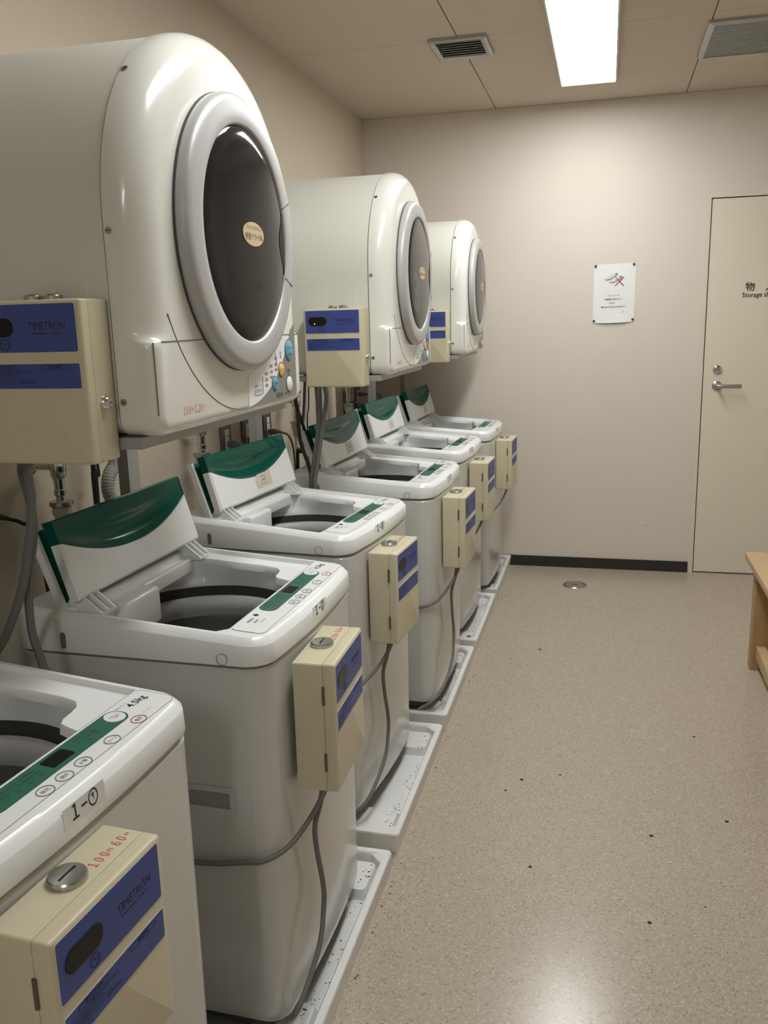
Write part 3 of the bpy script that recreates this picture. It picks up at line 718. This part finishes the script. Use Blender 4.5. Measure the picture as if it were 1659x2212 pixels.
# ------------------------------------------------------------------ dryers (local x = X-0.40, z = Z-1.187)
AR, AZ = 0.305, 0.309
def arch(i):
    r, rb = AR-i, 0.030; pts = []
    def corner(cy, cz, a0):
        for k in range(6): a = a0+PI/2*k/5; pts.append((cy+(rb-i if rb > i else 0.002)*math.cos(a), cz+(rb-i if rb > i else 0.002)*math.sin(a)))
    rr = rb if rb > i else i+0.002
    for k in range(1, 9): pts.append((-r+rr+(2*r-2*rr)*k/9 if False else -AR+rb+(2*AR-2*rb)*k/9, i))
    corner(AR-rb if rb > i else AR-i-0.002, rb if rb > i else i+0.002, -PI/2)
    for z in (0.06, 0.10, 0.125, 0.134, 0.138, 0.142, 0.150, 0.17, 0.20, 0.24, 0.28): pts.append((r, max(z, i)))
    for k in range(41): a = PI*k/40; pts.append((r*math.cos(a), AZ+r*math.sin(a)))
    for z in reversed((0.06, 0.10, 0.125, 0.134, 0.138, 0.142, 0.150, 0.17, 0.20, 0.24, 0.28)): pts.append((-r, max(z, i)))
    corner(-AR+rb if rb > i else -AR+i+0.002, rb if rb > i else i+0.002, PI)
    return pts
def make_dryer():
    t = empty('tumble_dryer')
    b = MB(); R = lambda i, x: [(x, y, z) for y, z in arch(i)]
    b.loft([R(0.010, -0.245), R(0.003, -0.238), R(0.003, 0.1845)], True, True); body = b.build('body', 'dryer_side', t, 30)
    b = MB(); b.loft([R(0.006, 0.183), R(0.006, 0.189)], False, False); b.build('cover_seam', 'seam_grey', t)
    # moulded front cover: deep shoulder round the top, tight corners low down
    b = MB(); base = arch(0.0); n = len(base)
    def rad(z):
        f = max(0.0, min(1.0, (z-0.132)/0.014)); f = f*f*(3-2*f); return 0.020+(0.050-0.020)*f
    XF = 0.252; rings = [R(0.006, 0.1865), R(0.0, 0.1875)]
    for a in (0, 15, 30, 45, 60, 75, 90):
        a = math.radians(a); ring = []
        for j in range(n):
            r = rad(base[j][1]); i = r*(1-math.cos(a)); y, z = arch(i)[j]
            ring.append((XF-r*(1-math.sin(a)), y, z))
        rings.append(ring)
    b.loft(rings, False, True)
    cov = b.build('front_cover', 'dryer_white', t, 50)
    Fm = lambda y, z, lift=0.0: frame_m((XF+0.0002+lift, y, z), (0, 1, 0), (0, 0, 1))
    # lower panel joint and moulded arc line
    MB().box(XF-0.004, XF+0.0006, -0.284, -0.13, 0.1355, 0.1372).build('panel_joint', 'seam_grey', cov, 0)
    MB().box(XF-0.004, XF+0.0006, 0.13, 0.284, 0.1355, 0.1372).build('panel_joint', 'seam_grey', cov, 0)
    MB().tube([(XF-0.0058, -AR+0.0056, 0.136), (XF-0.0058, -AR+0.0056, 0.09), (XF-0.0058, -AR+0.0056, 0.032)], 0.0011, 6, False).build('panel_joint', 'seam_grey', cov)
    DZC = 0.303; RC = 0.290
    arcp = [(XF, RC*math.cos(math.radians(a)), DZC+RC*math.sin(math.radians(a))) for a in range(206, 274, 3)]
    arcp = [p for p in arcp if p[1] > -0.284]
    MB().tube(arcp, 0.0009, 6, False).build('arc_line', 'seam_grey', cov)
    # door
    MB().lathe([(0.2235, XF-0.001), (0.2235, XF+0.0030), (0.210, XF+0.0030)], (0, 0, DZC), 'x', 64).build('door_gasket', 'dark_gasket', t)
    ring = MB().lathe([(0.220, XF+0.0005), (0.2228, XF+0.005), (0.2235, XF+0.012), (0.2215, XF+0.020), (0.216, XF+0.0245), (0.208, XF+0.0262), (0.190, XF+0.0272), (0.178, XF+0.0272), (0.1745, XF+0.0255), (0.173, XF+0.020)], (0, 0, DZC), 'x', 72).build('door_ring', 'silver_plastic', t, 60)
    gl = MB().lathe([(0.174, XF+0.022), (0.168, XF+0.026), (0.150, XF+0.0285), (0.11, XF+0.0315), (0.06, XF+0.0335), (0.0, XF+0.034)], (0, 0, DZC), 'x', 64).build('door_glass', 'smoked_glass', t, 60)
    GP = [(0.0, 0.034), (0.06, 0.0335), (0.11, 0.0315), (0.150, 0.0285), (0.168, 0.026), (0.174, 0.022)]
    def gx(r):
        for (r0, x0), (r1, x1) in zip(GP, GP[1:]):
            if r <= r1: return XF+x0+(x1-x0)*(r-r0)/(r1-r0)
        return XF+0.022
    q = MB(); rows = []       # finger recess moulded over the rim of the glass
    for k in range(17):
        a = math.radians(-21+42*k/16); f = math.sin(PI*k/16)
        rows.append(q.ring([(gx(r)+0.0007, r*math.cos(a), DZC+r*math.sin(a)) for r in [0.1715-0.042*f*j/5 for j in range(6)]]))
    for r1, r2_ in zip(rows, rows[1:]): q.bridge(r1, r2_, False)
    q.build('handle_recess', 'black_gap', ring, 60)
    for s in (-1, 1):
        a = math.radians(21*s)
        M = frame_m((XF+0.0264, 0.196*math.cos(a), DZC+0.196*math.sin(a)), (0, math.cos(a), math.sin(a)), (0, -math.sin(a), math.cos(a)))
        plate([(-0.022, -0.0007), (0.014, -0.0007), (0.014, 0.0007), (-0.022, 0.0007)], M, 0.0012).build('handle_joint', 'dark_gasket', ring, 0)
    st = plate(ellipse(0.045, 0.0195, 32), frame_m((XF+0.0341, -0.002, DZC+0.003), (0, 1, 0), (0, 0, 1)), 0.0006).build('sticker', 'sticker_tan', gl, 0)
    st['label'] = 'oval tan sticker on the dark glass'
    lettering('ステンレスドラム', 0.0078, 'black_print', st, frame_m((XF+0.0349, -0.002, DZC+0.0125), (0, 1, 0), (0, 0, 1)))
    lettering('快速ドライ45', 0.0125, 'navy_print', st, frame_m((XF+0.0349, -0.002, DZC-0.002), (0, 1, 0), (0, 0, 1)))
    # control panel low on the far side
    wp = [(0.012, 0.014)] + [(RC*math.cos(math.radians(a)), DZC+RC*math.sin(math.radians(a))) for a in range(-87, -33, 3)]
    inner = [(0.234*math.cos(math.radians(a)), DZC+0.234*math.sin(math.radians(a))) for a in range(-46, -88, -3)]
    wpl = [(RC*math.cos(math.radians(a)), DZC+RC*math.sin(math.radians(a))) for a in range(-87, -35, 3)] + [(0.190, 0.1345)] + inner
    q = MB(); q.prism(wpl, XF, XF+0.0010, lambda u, v, k: (k, u, v)); cpn = q.build('control_panel', 'white_plastic', t, 0)
    sil = [(RC*math.cos(math.radians(a)), DZC+RC*math.sin(math.radians(a))) for a in range(-33, -88, -3)]
    sil = [(y, z) for y, z in sil if y < 0.262] 
    sil = [(0.266, sil[0][1]+0.012)] + sil + [(0.012, 0.0125), (0.254, 0.0125), (0.262, 0.016), (0.266, 0.024)]
    q = MB(); q.prism(sil, XF, XF+0.0012, lambda u, v, k: (k, u, v)); q.build('silver_inlay', 'silver_panel', cpn, 0)
    for y, z, a, b_, mt in ((0.227, 0.106, 0.019, 0.019, 'blue_button'), (0.181, 0.070, 0.0125, 0.0125, 'orange_button'), (0.144, 0.046, 0.0125, 0.0125, 'blue_button'), (0.222, 0.040, 0.0145, 0.0125, 'white_plastic')):
        q = MB(); q.lathe([(a, XF+0.001), (a, XF+0.003), (a-0.002, XF+0.0042), (0.0, XF+0.0044)], (0, y, z), 'x', 28); bt = q.build('button', mt, cpn)
        ringplate(a+0.0022, a+0.0022, 0.0022, Fm(y, z, 0.0010), 0.0006).build('button_rim', 'print_grey', bt, 0)
    for s, sz, y, z in (('スタート', 0.0085, 0.227, 0.110), ('一時停止', 0.0055, 0.227, 0.098), ('コース', 0.0065, 0.181, 0.070), ('時間', 0.0065, 0.144, 0.046), ('AQUA', 0.0125, 0.166, 0.0225), ('AQD-K45', 0.0055, 0.203, 0.0225), ('電源', 0.0072, 0.222, 0.066), ('入/切', 0.0055, 0.222, 0.0585), ('ブザー', 0.0045, 0.222, 0.0195)):
        lettering(s, sz, 'black_print', cpn, Fm(y, z, 0.0047 if sz in (0.0085, 0.0065) or s == '一時停止' else 0.0014))
    for i in range(3):
        for j, s in enumerate(('標準', '自動', '時間')):
            lettering('・'+s, 0.0072, 'black_print', cpn, Fm(0.100+i*0.026, 0.045+i*0.013+j*0.0105, 0.0012))
    lettering('・強\n・弱', 0.0072, 'black_print', cpn, Fm(0.178, 0.098, 0.0012))
    framering(0.030, 0.0105, 0.002, 0.0008, Fm(0.060, 0.036, 0.001), 0.0004).build('legend_box', 'print_grey', cpn, 0)
    lettering('センサー', 0.0062, 'black_print', cpn, Fm(0.060, 0.036, 0.0012)); lettering('花粉ガード', 0.0062, 'black_print', cpn, Fm(0.060, 0.047, 0.0012))
    plate([(-0.0006, -0.016), (0.0006, -0.016), (0.0006, 0.016), (-0.0006, 0.016)], Fm(0.084, 0.047, 0.001), 0.0004).build('divider_line', 'print_grey', cpn, 0)
    plate([(-0.0006, -0.014), (0.0006, -0.014), (0.0006, 0.014), (-0.0006, 0.014)], frame_m((XF+0.0012, 0.158, 0.090), (0, 1, 0.3), (0, -0.3, 1)), 0.0004).build('divider_line', 'print_grey', cpn, 0)
    for s, sz, y in (('１００', 0.0165, -0.222), ('円', 0.0075, -0.2025), ('１２０', 0.0165, -0.183), ('分', 0.0075, -0.1635)):
        lettering(s, sz, 'red_print', cov, Fm(y, 0.031, 0.0004), squeeze=0.58 if sz > 0.01 else 1.0)
    # screws down the side of the cover
    for y, z, ang in ((-0.2215, 0.518, 137), (-AR, 0.290, 180), (-AR, 0.052, 180), (0.2215, 0.518, 43), (AR, 0.290, 0), (AR, 0.052, 0)):
        a = math.radians(ang); nn = Vector((0, math.cos(a), math.sin(a)))
        if ang in (137, 43): y, z = AR*math.cos(a), AZ+AR*math.sin(a)
        M = frame_m((0.195, y, z), (1, 0, 0), nn.cross(Vector((1, 0, 0))))
        sc = plate(ellipse(0.0052, 0.0052, 14), M, 0.0012).build('screw', 'brushed_metal', t, 0)
        plate([(-0.003, -0.0006), (0.003, -0.0006), (0.003, 0.0006), (-0.003, 0.0006)], M @ Matrix.Translation((0, 0, 0.0008)), 0.0006).build('screw_slot', 'black_gap', sc, 0)
    # pressed ribs on the near flank
    for x0, x1, z1 in ((-0.09, 0.055, 0.275), (0.105, 0.150, 0.275)):
        path = [(x0, -AR+0.0043, 0.05), (x0, -AR+0.0043, z1-0.012), (x0+0.012, -AR+0.0043, z1), (x1-0.012, -AR+0.0043, z1), (x1, -AR+0.0043, z1-0.012), (x1, -AR+0.0043, 0.05)]
        MB().tube(path, 0.0018, 6, False).build('pressed_rib', 'dryer_side', body)
    return t
ddesc = ['large white tumble dryer with round dark door, nearest the camera above the washers', 'white tumble dryer in the middle of the three, above the fourth washing machine', 'white tumble dryer farthest from the camera, beside the back wall']
d0 = None
DY = [1.43, 2.838, 4.246]
for k in range(3):
    t = make_dryer() if d0 is None else copy_tree(d0)
    if d0 is None: d0 = t
    t.location = (0.40, DY[k], 1.187)
    tag(t, ddesc[k], 'tumble dryer', 'wall-side tumble dryers')

# dryer coin boxes, face towards -y
cd0 = None
for k in range(3):
    t = make_coin_box(0.178, 0.227, 0.067, True) if cd0 is None else copy_tree(cd0)
    if cd0 is None: cd0 = t
    t.location = (0.493, DY[k]-AR, 1.158); t.rotation_euler = (0, 0, -PI/2)
    tag(t, 'beige metal coin box with blue plates on the side of the %s tumble dryer' % ['nearest', 'middle', 'farthest'][k], 'coin box', 'coin boxes on the tumble dryers')

# ------------------------------------------------------------------ dryer stands
s0 = None
for k in range(3):
    if s0 is None:
        t = s0 = empty('dryer_stand')
        MB().box(-0.24, 0.216, -0.302, -0.272, 1.170, 1.187).build('side_rail', 'stand_steel', t, 0)
        MB().box(-0.24, 0.216, 0.272, 0.302, 1.170, 1.187).build('side_rail', 'stand_steel', t, 0)
        MB().box(0.150, 0.216, -0.272, 0.272, 1.170, 1.187).build('front_rail', 'stand_steel', t, 0)
        MB().box(-0.24, -0.20, -0.272, 0.272, 1.170, 1.187).build('rear_rail', 'stand_steel', t, 0)
        for s in (-1, 1):
            p = MB(); y0, y1 = (0.302, 0.349) if s > 0 else (-0.349, -0.302)
            yo = y1 if s > 0 else y0
            p.box(-0.198, -0.172, y0, y1, 0.0405, 1.187)
            p.build('post', 'stand_steel', t, 0)
            MB().box(-0.170, 0.10, y0 if s < 0 else y0, y1, 1.150, 1.187).build('arm', 'stand_steel', t, 0) if False else None
    else: t = copy_tree(s0)
    t.location = (0.40, DY[k], 0)
    tag(t, 'grey steel stand with posts carrying the %s tumble dryer' % ['nearest', 'middle', 'farthest'][k], 'stand', 'steel dryer stands')

# ------------------------------------------------------------------ water taps with hoses
tp0 = None
hose_paths = [[(0.075, 0, 0.950), (0.078, -0.010, 0.91), (0.085, -0.03, 0.86), (0.11, -0.06, 0.72), (0.13, -0.10, 0.5), (0.14, -0.12, 0.10)]]
taps = [1.690, 2.415, 3.270, 4.005]
td = ['under the coin box of the nearest dryer', 'under the nearest dryer, left of three outlets', 'between the nearest and middle dryers', 'under the coin box of the middle dryer']
for k, y in enumerate(taps):
    if tp0 is None:
        t = tp0 = empty('water_tap')
        MB().lathe([(0.026, 0.0), (0.026, 0.004), (0.020, 0.010), (0.011, 0.012), (0.011, 0.075)], (0, 0, 1.045), 'x', 20, True, True).build('wall_pipe', 'chrome', t)
        MB().lathe([(0.012, 1.072), (0.017, 1.066), (0.019, 1.045), (0.017, 1.022), (0.012, 1.016), (0.0115, 0.992), (0.014, 0.990), (0.014, 0.978), (0.0105, 0.975), (0.0105, 0.962)], (0.075, 0, 0), 'z', 20, True, True).build('tap_body', 'chrome', t)
        MB().rbox(0.066, 0.084, -0.012, 0.045, 1.072, 1.082, 0.003, 'y', 0.003).build('handle', 'chrome', t)
        MB().lathe([(0.012, 0.966), (0.026, 0.964), (0.027, 0.955), (0.021, 0.950)], (0.075, 0, 0), 'z', 22, True, True).build('collar', 'brushed_metal', t)
        MB().lathe([(0.021, 0.952), (0.022, 0.935), (0.019, 0.930), (0.016, 0.915), (0.017, 0.910), (0.014, 0.900)], (0.075, 0, 0), 'z', 20, True, True).build('hose_joint', 'hose_cream', t)
        MB().tube([(0.075, 0, 0.905), (0.080, -0.014, 0.87), (0.092, -0.040, 0.80), (0.115, -0.06, 0.65), (0.125, -0.06, 0.4), (0.13, -0.06, 0.08)], 0.0115, 10).build('hose', 'hose_cream', t)
    else: t = copy_tree(tp0)
    t.location = (0, y, 0)
    tag(t, 'chrome wall tap with pale hose %s' % td[k], 'tap', 'water taps on the left wall')

# ------------------------------------------------------------------ wall outlets with plugs
oc0 = None
od = ['nearest the camera', 'in the middle', 'farthest from the camera']
spots = [(1.505, 'beside the tap under the nearest dryer coin box', True), (2.745, 'leftmost of the three under the nearest dryer', True), (2.925, 'middle of the three under the nearest dryer', True), (3.125, 'rightmost of the three under the nearest dryer', True), (4.20, 'under the coin box of the middle dryer', True), (4.40, 'under the middle dryer, beside the last tap', True)]
for y, d_, _ in spots:
    t = empty('wall_outlet', (0, y, 0.955))
    MB().rbox(0.0, 0.009, -0.040, 0.040, -0.060, 0.060, 0.003, 'x', 0.008).build('cover_plate', 'outlet_plate', t)
    MB().rbox(0.006, 0.012, -0.014, 0.014, -0.040, 0.040, 0.001, 'x', 0.002).build('socket', 'outlet_white', t)
    for z in (-0.018, 0.018): MB().box(0.0115, 0.0124, -0.006, 0.006, z-0.0015, z+0.0015).build('socket_slot', 'black_gap', t, 0)
    tag(t, 'metal framed wall outlet, %s' % d_, 'outlet', 'outlets on the left wall')
def plug_cord(y, z, pts, label, material='plug_grey'):
    t = tag(empty('plug_cord', (0, y, z)), label, 'power cord')
    MB().rbox(0.013, 0.045, -0.013, 0.013, -0.011, 0.011, 0.004, 'x', 0.005).build('plug', material, t)
    MB().tube([(0.044, 0, 0), (0.058, 0.003, -0.002), (0.070, 0.008, -0.006)], lambda f: 0.0075-0.003*f, 8).build('strain_relief', material, t)
    MB().tube([(0.066, 0.007, -0.005)] + pts, 0.0042, 8).build('cord', material, t)
plug_cord(1.505, 0.968, [(0.085, 0.03, -0.02), (0.100, 0.055, -0.06), (0.11, 0.062, -0.35), (0.11, 0.05, -0.92)], 'black plug and cord in the outlet under the nearest dryer coin box', 'black_cable')
plug_cord(2.745, 0.945, [(0.090, 0.03, -0.03), (0.105, 0.05, -0.10), (0.11, 0.05, -0.35), (0.11, 0.03, -0.90)], 'grey plug and cord in the leftmost outlet under the nearest dryer')
plug_cord(2.925, 0.935, [(0.090, 0.03, -0.03), (0.105, 0.05, -0.10), (0.11, 0.05, -0.35), (0.11, 0.03, -0.88)], 'grey plug and cord in the middle outlet under the nearest dryer')
plug_cord(3.125, 0.940, [(0.085, 0.02, -0.02), (0.100, 0.03, -0.09), (0.10, 0.035, -0.35), (0.10, 0.03, -0.88)], 'grey plug and cord in the rightmost outlet under the nearest dryer')
plug_cord(4.20, 0.950, [(0.095, 0.03, -0.02), (0.110, 0.06, -0.09), (0.11, 0.08, -0.35), (0.11, 0.06, -0.90)], 'grey plug and cord in the outlet under the middle dryer coin box')
plug_cord(4.40, 0.975, [(0.10, 0.04, 0.0), (0.12, 0.07, -0.06), (0.12, 0.08, -0.35), (0.11, 0.06, -0.92)], 'grey plug and cord in the outlet beside the last tap')

# ------------------------------------------------------------------ loose cables, hose, pipe
def cable(name, pts, r, material, label, cat='cable', ribs=0):
    return tag(MB().tube(pts, r, 8 if not ribs else 12, True, 6, ribs).build(name, material), label, cat)
cable('grey_cable', [(0.440, 1.095, 1.158), (0.400, 1.14, 1.13), (0.394, 1.16, 1.076), (0.392, 1.16, 1.023), (0.373, 1.16, 0.945), (0.368, 1.16, 0.865), (0.382, 1.158, 0.808), (0.40, 1.155, 0.70), (0.40, 1.15, 0.10)], 0.0072, 'grey_cable', 'thick grey cable dropping straight from the nearest dryer coin box')
cable('grey_cable', [(0.455, 1.090, 1.158), (0.425, 1.12, 1.140), (0.411, 1.138, 1.073), (0.378, 1.14, 0.951), (0.336, 1.14, 0.863), (0.300, 1.14, 0.80), (0.26, 1.15, 0.6), (0.25, 1.15, 0.10)], 0.0072, 'grey_cable', 'thick grey cable curving back to the wall from the nearest dryer coin box')
cable('grey_cable', [(0.425, 2.50, 1.158), (0.413, 2.54, 1.12), (0.410, 2.56, 1.06), (0.385, 2.56, 0.914), (0.372, 2.56, 0.837), (0.37, 2.56, 0.6), (0.37, 2.56, 0.08)], 0.0075, 'grey_cable', 'left grey cable hanging from the middle dryer coin box')
cable('grey_cable', [(0.450, 2.50, 1.158), (0.442, 2.54, 1.12), (0.423, 2.55, 1.033), (0.400, 2.545, 0.901), (0.392, 2.54, 0.839), (0.39, 2.54, 0.6), (0.39, 2.54, 0.08)], 0.0070, 'grey_cable', 'right grey cable hanging from the middle dryer coin box')
cable('black_cable', [(0.28, 2.60, 1.158), (0.314, 2.62, 1.098), (0.321, 2.62, 0.979), (0.348, 2.62, 0.889), (0.353, 2.615, 0.828), (0.35, 2.60, 0.5), (0.34, 2.59, 0.08)], 0.0062, 'black_cable', 'black cable hanging beside the middle dryer coin box cables')
cable('black_cable', [(0.17, 2.99, 1.158), (0.17, 3.015, 1.061), (0.17, 3.057, 0.997), (0.17, 3.098, 0.930), (0.17, 3.045, 0.877), (0.17, 2.996, 0.814), (0.17, 2.98, 0.045)], 0.0062, 'black_cable', 'black cable bowing out near the wall behind the fourth washing machine')
cable('black_cable', [(0.05, 3.47, 1.16), (0.05, 3.453, 1.078), (0.05, 3.42, 0.965), (0.05, 3.335, 0.764), (0.05, 3.30, 0.05)], 0.0062, 'black_cable', 'straight black cable slanting down the wall behind the fourth washing machine')
cable('black_cable', [(0.012, 3.62, 1.3), (0.012, 3.612, 1.069), (0.012, 3.60, 0.98), (0.012, 3.574, 0.887), (0.012, 3.57, 0.3)], 0.0032, 'black_cable', 'thin black wire running down the left wall near the fifth washing machine')
cable('black_cable', [(0.06, 1.855, 1.16), (0.06, 1.853, 1.03), (0.06, 1.852, 0.979), (0.06, 1.850, 0.921), (0.06, 1.85, 0.05)], 0.0062, 'black_cable', 'thick black cable on the wall behind the second washing machine')
cable('black_cable', [(0.04, 1.905, 1.16), (0.045, 1.895, 1.024), (0.045, 1.897, 0.985), (0.05, 1.876, 0.916), (0.05, 1.87, 0.05)], 0.0036, 'black_cable', 'thin wavy black wire on the wall behind the second washing machine')
cable('drain_hose', [(0.12, 1.88, 1.16), (0.12, 1.858, 1.037), (0.12, 1.822, 0.999), (0.12, 1.814, 0.965), (0.12, 1.831, 0.925), (0.12, 1.84, 0.86), (0.12, 1.89, 0.4), (0.12, 1.895, 0.03)], 0.0165, 'hose_grey', 'grey corrugated drain hose by the wall behind the second washing machine', 'hose', 0.0030)
tag(MB().lathe([(0.020, 0.0), (0.020, 1.6)], (0.045, 3.83, 0), 'z', 18, True, True).build('water_pipe', 'pipe_cream'), 'cream vertical water pipe on the left wall under the middle dryer', 'pipe')
# coin box leads on the washing machines
def lead(k, pts, r, label):
    cable('grey_cable', [tuple(wpos(k, *p)) for p in pts], r, 'grey_cable', label)
for k in range(6):
    yo = [-0.088, -0.076, -0.045, -0.030, -0.025, 0.03][k]
    lead(k, [(0.050, yo-0.055, 0.526), (0.044, yo-0.056, 0.48), (0.032, yo-0.060, 0.43), (0.030, yo-0.050, 0.37), (0.030, yo-0.025, 0.28), (0.032, yo-0.035, 0.235), (0.034, yo-0.075, 0.18), (0.020, yo-0.155, 0.115), (-0.006, -0.236, 0.085), (-0.05, -0.262, 0.06)][:], 0.0052, 'grey lead hanging down the front of the %s washing machine' % ORD[k]) if k in (0, 1, 2, 3) else None
    lead(k, [(0.058, yo-0.050, 0.526), (0.052, yo-0.055, 0.50), (0.034, yo-0.090, 0.462), (0.012, -0.215, 0.436), (-0.020, -0.250, 0.425), (-0.060, -0.2545, 0.418), (-0.14, -0.2545, 0.405), (-0.30, -0.2545, 0.40), (-0.46, -0.256, 0.42)], 0.0052, 'grey lead running round the near side of the %s washing machine' % ORD[k])
